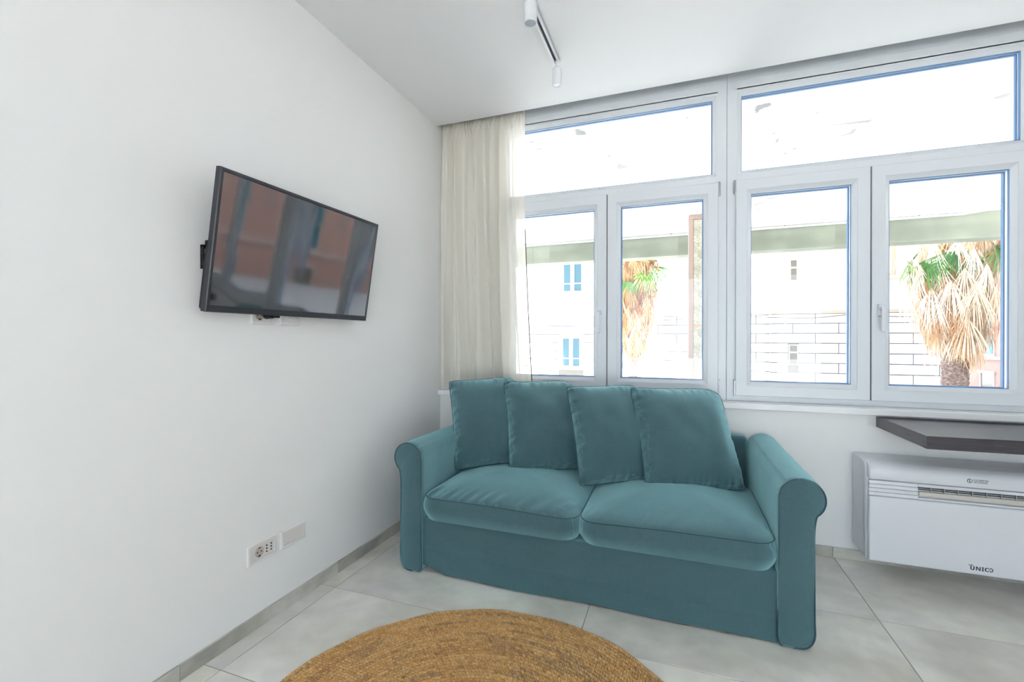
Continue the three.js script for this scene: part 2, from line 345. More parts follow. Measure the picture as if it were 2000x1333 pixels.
// seat cushions
function seatCushion(x0, x1, sd) {
  const cx = (x0 + x1) / 2, hw = (x1 - x0) / 2, z1 = -2.052, z0 = -2.84, cz = (z0 + z1) / 2, hd = (z1 - z0) / 2;
  const yB = 0.288, yS = 0.405, rC = 0.085;
  // outline of the seam in plan, a rounded rectangle with a bowed front
  const outline = (a) => {                                         // a 0..1 round the cushion, starting mid back
    const t = a * 4, k = Math.floor(t) & 3, f = t - Math.floor(t);
    const P = [[[-1, -1], [1, -1]], [[1, -1], [1, 1]], [[1, 1], [-1, 1]], [[-1, 1], [-1, -1]]][k];
    let px = lerp(P[0][0], P[1][0], f), pz = lerp(P[0][1], P[1][1], f);
    let X = px * hw, Z = pz * hd;
    const ax = Math.abs(X) - (hw - rC), az = Math.abs(Z) - (hd - rC);
    if (ax > 0 && az > 0) { const l = Math.max(ax, az), d = Math.hypot(ax, az); const s = l / d; X = Math.sign(X) * (hw - rC + ax * s); Z = Math.sign(Z) * (hd - rC + az * s); }
    return [X, Z + (pz > 0.99 ? 0 : 0)];
  };
  const N = 220;
  const wr = (X, Z) => vnoise(X * 26 + sd * 3.1, Z * 6 + sd, 0, sd) - 0.5;
  const top = surf(N, 34, (u, v) => {
    const [ox, oz] = outline(u), s = 1 - v;                        // v 0 at the seam, 1 at the middle
    const X = ox * s, Z = oz * s, e = 1 - s;
    const dome = (0.088 - 0.030 * sm(clamp((0.15 - Z / hd) / 0.8))) * Math.pow(Math.sin(Math.min(1, e * 1.12) * Math.PI / 2), 0.72);
    const nearFront = clamp((Z / hd - 0.45) / 0.5), edge = Math.exp(-(((e - 0.10) / 0.10) ** 2));
    const crease = edge * nearFront * 0.016 * (Math.abs(vnoise(X * 30 + Z * 18 + sd * 9, sd * 2.2, 0, 31) - 0.5) * 2 - 0.35) * (sd === 1 ? 1.15 : 0.35);
    const wide = 0.010 * (fbm(X * 4 + sd * 7, Z * 4, 0, 2, 5) - 0.5) * sm(clamp(e * 4));
    const sag = -0.012 * clamp((X * (sd === 1 ? 1 : -1)) / hw) * clamp(Z / hd);
    return [cx + X, yS + dome - crease + wide + sag, cz + Z];
  });
  const side = surf(N, 12, (u, v) => {                             // from the bottom edge up to the seam
    const [ox, oz] = outline(u), b = Math.sin(v * Math.PI) * 0.016 + (v - 1) * 0.012;
    const k = 1 + b / Math.max(hw, hd) * 1.6;
    const dy = -0.012 * clamp((ox * (sd === 1 ? 1 : -1)) / hw) * clamp(oz / hd);
    return [cx + ox * (1 + b / hw) + 0.002 * wr(oz, v), lerp(yB, yS + dy, v), cz + oz * (1 + b / hd)];
  });
  const bottom = surf(N, 4, (u, v) => { const [ox, oz] = outline(u), s = (1 - v); return [cx + ox * s * (1 - 0.012 / hw), yB, cz + oz * s * (1 - 0.012 / hd)]; });
  const flip = (g) => { const i = g.index.array; for (let k = 0; k < i.length; k += 3) { const t = i[k]; i[k] = i[k + 1]; i[k + 1] = t; } g.computeVertexNormals(); return g; };
  // face outwards: the outline runs the other way round
  const gs = [flip(top), flip(side), bottom];
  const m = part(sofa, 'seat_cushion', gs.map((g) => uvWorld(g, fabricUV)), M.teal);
  const pip = []; for (let k = 0; k < 160; k++) { const [ox, oz] = outline(k / 160); const dy = -0.012 * clamp((ox * (sd === 1 ? 1 : -1)) / hw) * clamp(oz / hd); pip.push([cx + ox, yS + 0.0006 + dy, cz + oz]); }
  part(m, 'piping', tube(pip, 0.0026, 320, 6, true), M.piping, 'narrow teal piping along the cushion edge');
}
seatCushion(-1.254, -0.432, 1);
seatCushion(-0.428, 0.376, 2);

// ---------------------------------------------------------------- back pillows
function pillow(label, [x, y, z], [yaw, tilt, roll], W, H, T, sd, drop = 0.03) {
  const o = thing('back_pillow', label, 'pillow', [x, y, z], 'teal back pillows');
  o.rotation.order = 'YXZ'; o.rotation.set(tilt, yaw, roll);
  const edge = (u, v) => {                                         // outline: slightly pinched sides, pointed corners
    const a = 2 * u - 1, b = 2 * v - 1, px = 0.045 * (1 - b * b), py = 0.040 * (1 - a * a);
    const cr = Math.pow(Math.abs(a), 10) * Math.pow(Math.abs(b), 10) * 0.03;
    const tr = Math.max(0, a) ** 4 * Math.max(0, b) ** 4 * drop * 2;   // the far top corner slumps
    let X = a * (1 - px) - Math.sign(a) * cr - tr * 0.9, Y = b * (1 - py) - Math.sign(b) * cr - tr * 1.8;
    return [X * W / 2, Y * H / 2];
  };
  const th = (u, v) => {
    const a = Math.abs(2 * u - 1), b = Math.abs(2 * v - 1);
    const f = Math.pow(1 - Math.pow(a, 2.4), 0.62) * Math.pow(1 - Math.pow(b, 2.4), 0.62);
    return f * T / 2;
  };
  const ruff = (u, v) => {                                         // puckers running in from the seam
    const a = 2 * u - 1, b = 2 * v - 1, eu = 1 - Math.abs(a), ev = 1 - Math.abs(b);
    const p1 = Math.exp(-((eu / 0.13) ** 2)) * (vnoise(b * 17 + sd * 5, sd + (a > 0 ? 3 : 0), 0, sd) - 0.5);
    const p2 = Math.exp(-((ev / 0.13) ** 2)) * (vnoise(a * 17 + sd * 5, sd + (b > 0 ? 7 : 1), 0, sd + 3) - 0.5);
    const big = (fbm(a * 1.6 + sd * 3, b * 1.6 + sd, 0, 2, sd + 8) - 0.5) * 0.03 * Math.min(1, eu * 3) * Math.min(1, ev * 3);
    return (p1 * Math.min(1, eu * 25) + p2 * Math.min(1, ev * 25)) * 0.020 + big;
  };
  const warp = (u) => u;                                           // even grid
  const f = surf(56, 56, (u, v) => { const [X, Y] = edge(warp(u), warp(v)); return [X, Y, th(u, v) + ruff(u, v)]; });
  const b = surf(56, 56, (u, v) => { const [X, Y] = edge(1 - u, v); return [X, Y, -th(1 - u, v) - 0.6 * ruff(1 - u, v)]; });
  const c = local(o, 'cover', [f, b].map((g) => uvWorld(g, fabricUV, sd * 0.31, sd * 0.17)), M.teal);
  const pts = []; for (let k = 0; k < 4; k++) for (let i = 0; i < 24; i++) { const t = i / 24, uv = [[t, 0], [1, t], [1 - t, 1], [0, 1 - t]][k]; const [X, Y] = edge(...uv); pts.push([X, Y, 0]); }
  local(o, 'piping', tube(pts, 0.0028, 240, 6, true), M.piping, 'narrow teal piping along the pillow edge');
  return o;
}
pillow('teal back pillow beside the wall-side arm, its right edge tucked behind the next', [-1.093, 0.722, -2.632], [0.435, -0.466, 0.09], 0.50, 0.57, 0.215, 1, 0.09);
pillow('teal back pillow second from the wall-side arm', [-0.745, 0.712, -2.668], [0.425, -0.47, 0.036], 0.50, 0.57, 0.215, 2, 0.09);
pillow('teal back pillow third from the wall-side arm, leaning over the cushion gap', [-0.328, 0.704, -2.615], [0.428, -0.47, 0.045], 0.50, 0.57, 0.215, 3, 0.08);
pillow('teal back pillow fully in view, fourth from the wall-side arm', [0.040, 0.695, -2.655], [0.42, -0.50, -0.008], 0.535, 0.58, 0.22, 4, 0.035);

// ---------------------------------------------------------------- braided rug
{
  const rug = thing('rug', 'round braided jute rug on the tiles before the sofa', 'rug', [-0.575, 0, -1.171]);
  const R = 0.75, step = 0.0160, nR = 46;
  const ramp = [hexRGB(0xdcae70), hexRGB(0xcd9a5c), hexRGB(0xeecb94), hexRGB(0xb98549), hexRGB(0x94714c), hexRGB(0xa68a70)].map((c) => new THREE.Color().setRGB(c[0], c[1], c[2], THREE.SRGBColorSpace));
  for (let k = 0; k < nR; k++) {
    const r = R - step * (k + 0.5), n = Math.max(24, Math.round(2 * Math.PI * r / 0.0030)), nc = 6;
    if (r < 0.012) continue;
    const strands = Math.max(6, Math.round(2 * Math.PI * r / 0.0125));
    const kind = hash(k, 3), grey = kind > 0.72 ? 0.45 : kind > 0.5 ? 0.18 : 0.04, dark = hash(k, 9);
    const wob = (a) => 0.003 * Math.sin(a * 3 + k) * 0.4 + (k === 0 ? 0.003 * Math.sin(a * 7) + 0.0025 * Math.sin(a * 17 + 2) : 0);
    const g = surf(n, nc, (u, v) => {
      const a = u * 2 * Math.PI, t = 2 * v - 1, ph = u * strands + 0.5 * Math.abs(t) + (t > 0 ? 0.5 : 0);
      const lobe = Math.abs(Math.sin(ph * Math.PI)), prof = Math.sqrt(Math.max(0, 1 - t * t * 0.94));
      const rad = r + wob(a) + t * step * 0.54 + 0.0012 * Math.sin(ph * 6.283) * (1 - Math.abs(t));
      const y = 0.0015 + prof * (0.0050 + 0.0060 * Math.pow(lobe, 0.8)) + 0.0022 * (hash(Math.floor(u * n), Math.floor(v * nc), k) - 0.5);
      return [rad * Math.cos(a), y, -rad * Math.sin(a)];
    }, [1, 1], (u, v) => {
      const t = 2 * v - 1, id = Math.floor(u * strands + 0.5 * Math.abs(t) + (t > 0 ? 0.5 : 0)) % strands, side = t > 0 ? 1 : 0;
      const h1 = hash(id, side, k + 100), long = vnoise(u * (6 + 30 * r), k * 0.37, 0, 77), streak = vnoise(u * (10 + 40 * r) + 9, k * 0.9, 0, 91);
      const c = ramp[0].clone().lerp(ramp[1], long).lerp(ramp[2], 0.45 * h1).lerp(ramp[3], 0.35 * sm(clamp(dark * 1.6 - 0.6)));
      if (streak + grey > 0.93) c.lerp(ramp[hash(id, 5, k) < 0.5 ? 4 : 5], 0.45 * hash(id, side, k + 300) + 0.15);
      if (hash(id, side, k + 500) > 0.985) c.lerp(ramp[4], 0.5);
      const j = 0.68 + 0.5 * hash(Math.floor(u * n * 0.7), Math.floor(v * nc), k + 7);
      return [c.r * j, c.g * j, c.b * j];
    });
    local(rug, 'braid_ring', g, M.jute);
  }
  local(rug, 'backing', new THREE.CylinderGeometry(R - 0.012, R - 0.012, 0.002, 96).translate(0, 0.001, 0), std(0x7a5a35, 0.95));
}

// ---------------------------------------------------------------- television
{
  const W = 0.89, H = 0.524;
  const tv = thing('television', 'black flat television tilted down on a wall bracket', 'television', [-1.562, 1.581, -1.615]);
  tv.rotation.order = 'YXZ'; tv.rotation.set(0.1624, Math.PI / 2 - 0.0143, 0.0025);
  const hw = W / 2, hh = H / 2;
  const ringTo = (x0, x1, y0, y1, p) => ring(x0, x1, y0, y1, p);
  local(tv, 'bezel', [ringTo(-hw, hw, -hh, hh, [[0, -0.026], [0, -0.003], [0.0025, 0], [0.0125, 0], [0.0145, -0.003], [0.0145, -0.026]]), bx(-hw + 0.014, hw - 0.014, -hh + 0.013, -hh + 0.026, -0.026, -0.0005, 0.001)], M.tvBlack);
  local(tv, 'screen', surf(40, 4, (u, v) => { const x = lerp(-hw + 0.0145, hw - 0.0145, u), y = lerp(-hh + 0.026, hh - 0.0145, v); return [x, y, -0.004 - 0.0022 * Math.cos(x * 7.1) * 0.5 + 0.0004 * Math.sin(x * 31)]; }), M.screen, 'glossy dark screen');
  local(tv, 'back_shell', [bx(-hw + 0.002, hw - 0.002, -hh + 0.002, hh - 0.002, -0.03, -0.012, 0.004), bx(-hw + 0.012, hw - 0.06, -hh + 0.002, -0.02, -0.062, -0.025, 0.012)], M.tvBack);
  local(tv, 'sensor', bx(-0.145, -0.112, -hh - 0.010, -hh + 0.002, -0.022, -0.006, 0.002), M.black, 'small black sensor tab under the bezel');
  // bracket: wall plate, two uprights behind the set
  for (const x of [-0.29, 0.265]) local(tv, 'mount_rail', bx(x, x + 0.025, -0.17, 0.17, -0.075, -0.03), M.black);
  const wp = thing('wall_bracket', 'black slotted metal bracket plate behind the television', 'bracket', [XL, 1.50, -1.62]);
  const zz = (a, b, y0, y1) => bx(XL, XL + 0.016, y0, y1, a, b, 0.002);
  const b0 = -1.198, y0 = 1.485, y1 = 1.575;
  part(wp, 'plate', [zz(b0 - 0.85, b0, y1 - 0.012, y1), zz(b0 - 0.85, b0, y0, y0 + 0.012), zz(b0 - 0.006, b0, y0, y1), zz(b0 - 0.85, b0 - 0.03, y0 + 0.02, y1 - 0.02), zz(b0 - 0.03, b0, y0 + 0.034, y1 - 0.034), zz(b0 - 0.03, b0 - 0.018, y1, y1 + 0.02), zz(b0 - 0.03, b0 - 0.018, y0 - 0.02, y0)], M.black);
  for (const z of [-1.91, -1.36]) part(wp, 'bracket_arm', bx(XL + 0.008, XL + 0.06, 1.5, 1.56, z, z + 0.03), M.black);
}

// ---------------------------------------------------------------- sockets on the wall with the television
function plateOnWall(name, label, z0, z1, y0, y1, build) {       // z0 nearer the viewer (larger z)
  const o = thing(name, label, 'socket', [XL, y0, (z0 + z1) / 2], 'white wall plates');
  const w = Math.abs(z0 - z1), h = y1 - y0;
  const frame = ring(-w / 2, w / 2, 0, h, [[0, 0], [0, 0.004], [0.004, 0.008], [0.012, 0.0085], [0.0125, 0.004], [0.0125, 0]]);
  const toWall = (g) => { g.rotateY(Math.PI / 2); return g; };
  local(o, 'frame', toWall(frame), M.plastic);
  build(o, w, h, toWall);
  return o;
}
const fillPlate = (o, w, h, tw, mat = M.plasticWarm) => local(o, 'insert', tw(bx(-w / 2 + 0.0125, w / 2 - 0.0125, 0.0125, h - 0.0125, 0, 0.0062, 0.001)), mat);
function schuko(o, cx, cy, tw) {
  local(o, 'schuko_outlet', [tw(new THREE.TorusGeometry(0.0195, 0.0022, 8, 32).translate(cx, cy, 0.0065)), tw(cyl(0.0195, 0.0195, 0.001, 32, [cx, cy, 0.0066], 'z'))].map((g) => g.index ? g.toNonIndexed() : g), M.socketRing);
  local(o, 'pin_holes', [tw(cyl(0.003, 0.003, 0.001, 12, [cx - 0.0095, cy, 0.0072], 'z')), tw(cyl(0.003, 0.003, 0.001, 12, [cx + 0.0095, cy, 0.0072], 'z')), tw(bx(cx - 0.006, cx + 0.006, cy - 0.021, cy - 0.014, 0.0062, 0.0085)), tw(bx(cx - 0.006, cx + 0.006, cy + 0.015, cy + 0.0195, 0.0062, 0.0085))], M.hole, 'dark pin holes');
}
function threeHoles(o, cx, cy, tw) { local(o, 'pin_holes', [-0.013, 0, 0.013].map((d) => tw(cyl(0.0034, 0.0034, 0.002, 12, [cx, cy + d, 0.0066], 'z'))), M.hole, 'dark pin holes'); }
plateOnWall('wall_socket', 'white wall socket plate with one round and two three-hole outlets', -1.392, -1.538, 0.276, 0.361, (o, w, h, tw) => {
  fillPlate(o, w, h, tw); schuko(o, -0.016, h / 2, tw); threeHoles(o, 0.021, h / 2, tw); threeHoles(o, 0.044, h / 2, tw);
});
plateOnWall('blank_wall_plate', 'blank white cover plate next to the low wall socket', -1.560, -1.706, 0.278, 0.358, (o, w, h, tw) => fillPlate(o, w, h, tw));
plateOnWall('wall_socket', 'white socket plate half under the television, with a black plug', -1.411, -1.529, 1.284, 1.364, (o, w, h, tw) => {
  fillPlate(o, w, h, tw, M.plastic); schuko(o, -0.02, h / 2, tw);
  local(o, 'plug', tw(cyl(0.017, 0.019, 0.035, 20, [0.012, h / 2 + 0.004, 0.026], 'z')), M.black, 'black power plug');
});
plateOnWall('wall_socket', 'white socket plate half under the television, with an aerial outlet', -1.556, -1.674, 1.284, 1.364, (o, w, h, tw) => {
  fillPlate(o, w, h, tw, M.plastic);
  local(o, 'aerial_outlet', [tw(cyl(0.011, 0.011, 0.012, 20, [0.0, h / 2 - 0.008, 0.012], 'z')), tw(bx(-0.03, -0.018, 0.02, 0.05, 0.006, 0.009))], M.plastic);
});

// ---------------------------------------------------------------- air conditioner under the counter
const font = await new FontLoader().loadAsync('fonts/droid/droid_sans_bold.typeface.json');
const fontR = await new FontLoader().loadAsync('fonts/droid/droid_sans_regular.typeface.json');
function text(str, size, x, y, z, f = font, squeeze = 1) { const g = new TextGeometry(str, { font: f, size, depth: 0.0006, curveSegments: 4 }); g.scale(squeeze, 1, 1); g.translate(x, y, z); return g.index ? g.toNonIndexed() : g; }
{
  const x0 = 0.912, x1 = 1.814, yb = 0.093, yt = 0.603, zb = ZW, zf = -2.812;
  const ac = thing('air_conditioner', 'white wall-hung air conditioner under the dark counter', 'air conditioner', [(x0 + x1) / 2, yb, ZW]);
  const prof = (front, top, bot) => {
    const s = new THREE.Shape(), rT = 0.055, rB = 0.010; // shape axes: x = depth (towards the room), y = height
    s.moveTo(0, bot); s.lineTo(front - rB, bot); s.quadraticCurveTo(front, bot, front, bot + rB);
    s.lineTo(front, top - rT); s.bezierCurveTo(front, top - rT * 0.35, front - rT * 0.45, top, front - rT * 1.3, top); s.lineTo(0, top); s.closePath(); return s;
  };
  const D = zf - zb;
  let body = new THREE.ExtrudeGeometry(prof(D - 0.022, yt, yb), { depth: x1 - x0 - 0.028, bevelEnabled: true, bevelSize: 0.018, bevelThickness: 0.014, bevelSegments: 6, bevelOffset: -0.018, curveSegments: 10 });
  body.rotateY(-Math.PI / 2); body.scale(-1, 1, 1);                 // depth axis -> z, length -> x
  { const i = body.attributes.position; const a = body.toNonIndexed().attributes.position; const p = new Float32Array(a.count * 3); for (let k = 0; k < a.count; k += 3) for (let c = 0; c < 3; c++) { const sIdx = k + [0, 2, 1][c]; p[(k + c) * 3] = a.getX(sIdx); p[(k + c) * 3 + 1] = a.getY(sIdx); p[(k + c) * 3 + 2] = a.getZ(sIdx); } body = new THREE.BufferGeometry(); body.setAttribute('position', new THREE.BufferAttribute(p, 3)); body = toCreasedNormals(body, 0.5); }
  body.computeBoundingBox(); { const b = body.boundingBox; body.translate(x0 - b.min.x, 0, zb - b.min.z); }
  part(ac, 'body', uvWorld(body), M.acWhite);
  const zp = zf - 0.024;
  const vx0 = 1.123, vx1 = 1.603, vy0 = 0.440, vy1 = 0.494;
  part(ac, 'front_panel', bx(x0 + 0.008, x1 - 0.008, yb + 0.002, 0.428, zp, zf, 0.008), M.acWhite);
  // upper fascia with its rounded brow
  let brow = new THREE.ExtrudeGeometry(prof(D, yt - 0.004, 0.510), { depth: x1 - x0 - 0.036, bevelEnabled: true, bevelSize: 0.014, bevelThickness: 0.010, bevelSegments: 5, bevelOffset: -0.014, curveSegments: 10 });
  { const a = brow.toNonIndexed().attributes.position, p = new Float32Array(a.count * 3); for (let k = 0; k < a.count; k += 3) for (let c = 0; c < 3; c++) { const q = k + c; p[q * 3] = x0 + 0.008 + 0.010 + a.getZ(q); p[q * 3 + 1] = a.getY(q); p[q * 3 + 2] = zb + a.getX(q); } for (let k = 0; k < a.count; k += 3) for (let c = 0; c < 3; c++) { const t = p[(k + 1) * 3 + c]; p[(k + 1) * 3 + c] = p[(k + 2) * 3 + c]; p[(k + 2) * 3 + c] = t; } brow = new THREE.BufferGeometry(); brow.setAttribute('position', new THREE.BufferAttribute(p, 3)); brow = toCreasedNormals(brow, 0.5); }
  part(ac, 'brow', uvWorld(brow), M.acWhite);
  for (const [a, b] of [[x0 + 0.008, vx0], [vx1, x1 - 0.008]]) for (let k = 0; k < 4; k++) part(ac, 'rib', bx(a, b, 0.430 + k * 0.0197, 0.430 + k * 0.0197 + 0.0186, zp, zf - 0.0008, 0.003), M.acWhite);
  part(ac, 'vent_lip', [bx(vx0, vx1, 0.430, vy0, zp, zf - 0.001, 0.003), bx(vx0, vx1, vy1, 0.508, zp, zf - 0.001, 0.003)], M.acWhite);
  const vent = part(ac, 'vent', bx(vx0, vx1, vy0, vy1, zp - 0.001, zp + 0.001), M.hole, 'dark air outlet');
  part(vent, 'louver', bx(vx0 + 0.004, vx1 - 0.004, vy0 + 0.007, vy0 + 0.030, zp + 0.004, zf - 0.003, 0.004), M.acLouver, 'cream horizontal louver');
  for (let k = 1; k < 9; k++) part(vent, 'fin', bx(vx0 + k * 0.0535 - 0.0007, vx0 + k * 0.0535 + 0.0007, vy0 + 0.030, vy1, zp + 0.002, zp + 0.014), M.acLouver);
  for (const d of [0.0365, 0.0445]) part(vent, 'slat', bx(vx0 + 0.002, vx1 - 0.002, vy0 + d, vy0 + d + 0.0022, zp + 0.002, zp + 0.012), M.hole);
  // maker's mark: a ring with a wave, two lines of small capitals
  const lx = 1.321, ly = 0.545, z = zf + 0.0002;
  const wave = new THREE.Shape(); wave.moveTo(-0.005, 0.007); wave.bezierCurveTo(0.004, 0.009, -0.003, -0.002, 0.005, -0.007); wave.bezierCurveTo(-0.006, -0.006, 0.001, 0.004, -0.005, 0.007);
  part(ac, 'maker_mark', [new THREE.TorusGeometry(0.0092, 0.0011, 4, 28).scale(1, 1, 0.4).translate(lx, ly, z), new THREE.ExtrudeGeometry(wave, { depth: 0.0006, bevelEnabled: false }).translate(lx, ly, z)].map((g) => uvWorld(g.index ? g.toNonIndexed() : g)).concat([uvWorld(text('OLIMPIA', 0.0078, lx + 0.014, ly + 0.0010, z, fontR, 1.32)), uvWorld(text('SPLENDID', 0.0078, lx + 0.014, ly - 0.0090, z, fontR, 1.08))]), M.print, 'dark printed emblem and lettering OLIMPIA SPLENDID');
  // product lettering: a U with an accent stroke, N, I, C and an O broken into three bars
  const ux = 1.322, uy = 0.118, sz = 0.0185;
  const ob = [new THREE.TorusGeometry(0.0082, 0.0017, 4, 20, Math.PI * 1.15).rotateZ(-Math.PI * 0.575).scale(1, 1, 0.35).translate(ux + 0.0775, uy + 0.0092, z)];
  for (const d of [-0.005, 0, 0.005]) ob.push(new THREE.BoxGeometry(0.0085, 0.0016, 0.0006).translate(ux + 0.0745, uy + 0.0092 + d, z));
  part(ac, 'product_lettering', [text('UNIC', sz, ux, uy, z, font, 1.12), ...ob, new THREE.BoxGeometry(0.018, 0.0026, 0.0006).translate(ux + 0.004, uy + 0.0215, z), new THREE.BoxGeometry(0.0026, 0.005, 0.0006).translate(ux + 0.008, uy + 0.0235, z)].map((g) => uvWorld(g.index ? g.toNonIndexed() : g)), M.print, 'dark printed lettering UNICO');
}

// ---------------------------------------------------------------- counter
{
  const s = new THREE.Shape(); s.moveTo(1.022, 3.029); s.lineTo(1.020, 2.482); s.lineTo(2.6, 2.545); s.lineTo(2.6, 3.029); s.closePath();
  let g = new THREE.ExtrudeGeometry(s, { depth: 0.054, bevelEnabled: true, bevelSize: 0.0015, bevelThickness: 0.0015, bevelSegments: 2, bevelOffset: -0.0015 });
  g.rotateX(-Math.PI / 2); g.translate(0, 0.7485, 0);
  const c = single('counter', 'dark wood-grain counter slab fixed under the window sill', 'counter', uvWorld(g.toNonIndexed(), 1.6), M.counter);
}

// ---------------------------------------------------------------- curtain
{
  const c = thing('curtain', 'cream sheer curtain gathered in the corner by the window', 'curtain', [-1.34, SILL, -3.035]);
  const yT = 2.90, yB = SILL + 0.004;
  const f = (s) => {                                               // wide, uneven folds
    const w = Math.sin(s * 2 * Math.PI * 5.6 + 1.5 * Math.sin(s * 9)); return (Math.sign(w) * Math.pow(Math.abs(w), 0.75)) * 0.75 + Math.sin(s * 2 * Math.PI * 12.3 + 2 + Math.sin(s * 5)) * 0.30;
  };
  const pleat = (s) => Math.sin(s * 2 * Math.PI * 38 + 2 * Math.sin(s * 31)) * 0.5 + Math.sin(s * 2 * Math.PI * 61) * 0.3;
  const place = (u, v) => {
    const y = lerp(yB, yT, v), down = 1 - v, head = clamp((v - 0.91) / 0.05);
    const right = -1.012 + 0.055 * Math.pow(clamp((0.62 - v) / 0.62), 1.4);
    const drift = 0.012 * Math.sin(u * 21 + 1) * down;
    const lap = 0.016 * Math.cos(u * 2 * Math.PI * 5.6 + 1.5 * Math.sin(u * 9) + 0.6) * sm(clamp((1 - u) * 8)) * sm(clamp(u * 10)) * (1 - head);
    const x = lerp(-1.664, right, u) + lap + drift * (1 - u) * u * 4 + 0.005 * pleat(u) * head;
    const edge = 1 - 0.75 * sm(clamp((u - 0.84) / 0.16));
    const z = -3.038 + (0.046 * f(u + 0.02 * Math.sin(v * 4 + u * 20)) * (1 - 0.6 * head) * edge + 0.018 * pleat(u) * head);
    return [x, y, z];
  };
  part(c, 'cloth', surf(420, 60, place, [3, 8]), M.curtain);
  const edge = []; for (let k = 0; k <= 30; k++) { const p = place(1, k / 30 * 0.56); edge.push(p); }
  part(c, 'side_hem', tube(edge, 0.0032, 60, 6), M.hem, 'thin dark hem at the free edge');
}

// ---------------------------------------------------------------- ceiling track with two spots
{
  const x = -0.645, t = thing('spot_track', 'white ceiling track carrying two small spotlights', 'track light', [x, CEIL, -1.9]);
  part(t, 'rail', [bx(x - 0.018, x - 0.008, CEIL - 0.020, CEIL, -2.50, -1.0), bx(x + 0.008, x + 0.018, CEIL - 0.020, CEIL, -2.50, -1.0), bx(x - 0.018, x + 0.018, CEIL - 0.004, CEIL, -2.50, -1.0), bx(x - 0.018, x + 0.018, CEIL - 0.02, CEIL, -2.512, -2.50)], M.spot);
  part(t, 'slot', bx(x - 0.008, x + 0.008, CEIL - 0.007, CEIL - 0.004, -2.498, -1.0), M.railSlot, 'dark slot of the track');
  for (const [z, px, k, dy] of [[-2.492, x + 0.004, 1, 0], [-2.012, x, 1.24, 0.036]]) {
    const y0 = CEIL - 0.147 + dy, lathe = [[0, 0.098], [0.020 * k, 0.098], [0.0255 * k, 0.092], [0.0262 * k, 0.08], [0.0262 * k, 0.006], [0.0245 * k, 0], [0.021 * k, 0], [0.0205 * k, 0.004], [0, 0.004]].map((p) => new THREE.Vector2(...p));
    const s = part(t, 'spotlight', [cyl(0.010, 0.010, 0.05, 14, [px, CEIL - 0.03, z]), new THREE.LatheGeometry(lathe, 28).translate(px, y0, z)].map((g) => uvWorld(g.index ? g.toNonIndexed() : g)), M.spot);
    part(s, 'lens', cyl(0.0205 * k, 0.0205 * k, 0.002, 24, [px, y0 + 0.003, z]), M.lens, 'grey lens of an unlit spot');
  }
}

// ================================================================= outside
const O = {};
O.soffit = std(0xffffff, 0.9, { map: tex(512, (u, v) => { const p = vnoise(u * 22, v * 9, 0, 40) * vnoise(u * 70, v * 50, 0, 41); const k = p > 0.66 ? 0.62 : 0.955 + 0.03 * (fbm(u * 8, v * 8, 8, 3, 44) - 0.5); return [k, k, k * 0.995]; }) });
O.concrete = std(0xffffff, 0.9, { map: tex(512, (u, v) => { const a = fbm(u * 6, v * 6, 6, 5, 90), b = vnoise(u * 3, v * 22, 0, 92); const k = 1 + 0.3 * (a - 0.5) + 0.16 * (b - 0.5); return [0.515 * k, 0.535 * k, 0.48 * k]; }) });
O.rough = std(0xffffff, 0.95, { map: tex(256, (u, v) => { const a = vnoise(u * 90, v * 90, 0, 7), b = fbm(u * 5, v * 5, 5, 3, 8); const k = 0.78 + 0.34 * (a - 0.5) + 0.3 * (b - 0.5); return [0.80 * k, 0.78 * k, 0.70 * k]; }) });
O.rust = std(0x98847a, 0.8);
O.white = std(0xdddcda, 0.9, { bumpMap: plasterBump, bumpScale: 0.002 });
O.block = [0xdcdcdc, 0xd6d6d8, 0xe0dfde].map((c) => std(c, 0.92));
O.joint = std(0x5f5d5a, 0.95);
O.course = std(0xb3a48f, 0.9);
O.frame = std(0x9c917a, 0.7);
O.blueGlass = std(0x33545f, 0.3);
O.darkGlass = std(0x5e564c, 0.3);
O.pink = std(0xa8857a, 0.92, { bumpMap: plasterBump, bumpScale: 0.004 });
O.pinkTrim = std(0xb9aaa4, 0.9);
O.teal = std(0x1f7883, 0.6);
O.asphalt = std(0x9a9894, 0.95);
O.pave = std(0xb6b7b8, 0.95);
O.metal = std(0xe4e6e8, 0.5);
O.cable = std(0x55504c, 0.7);
O.trunk = std(0xffffff, 0.95, { map: tex(256, (u, v) => { const a = vnoise(u * 14, v * 30, 0, 61), b = vnoise(u * 50, v * 60, 0, 62); const k = 0.7 + 0.6 * (a - 0.5) + 0.3 * (b - 0.5); return [0.62 * k, 0.52 * k, 0.48 * k]; }) });
O.dead = [0xe6d3ba, 0xcfae86, 0xb98a60, 0xefe3d2, 0xa87a55, 0xdcc6ac, 0x8a6246].map((c) => phys({ color: c, roughness: 1, transmission: 0.25, thickness: 0, side: THREE.DoubleSide }));
O.green = [0x55863c, 0x47783f, 0x769b4c].map((c) => phys({ color: c, roughness: 1, transmission: 0.35, thickness: 0, side: THREE.DoubleSide }));

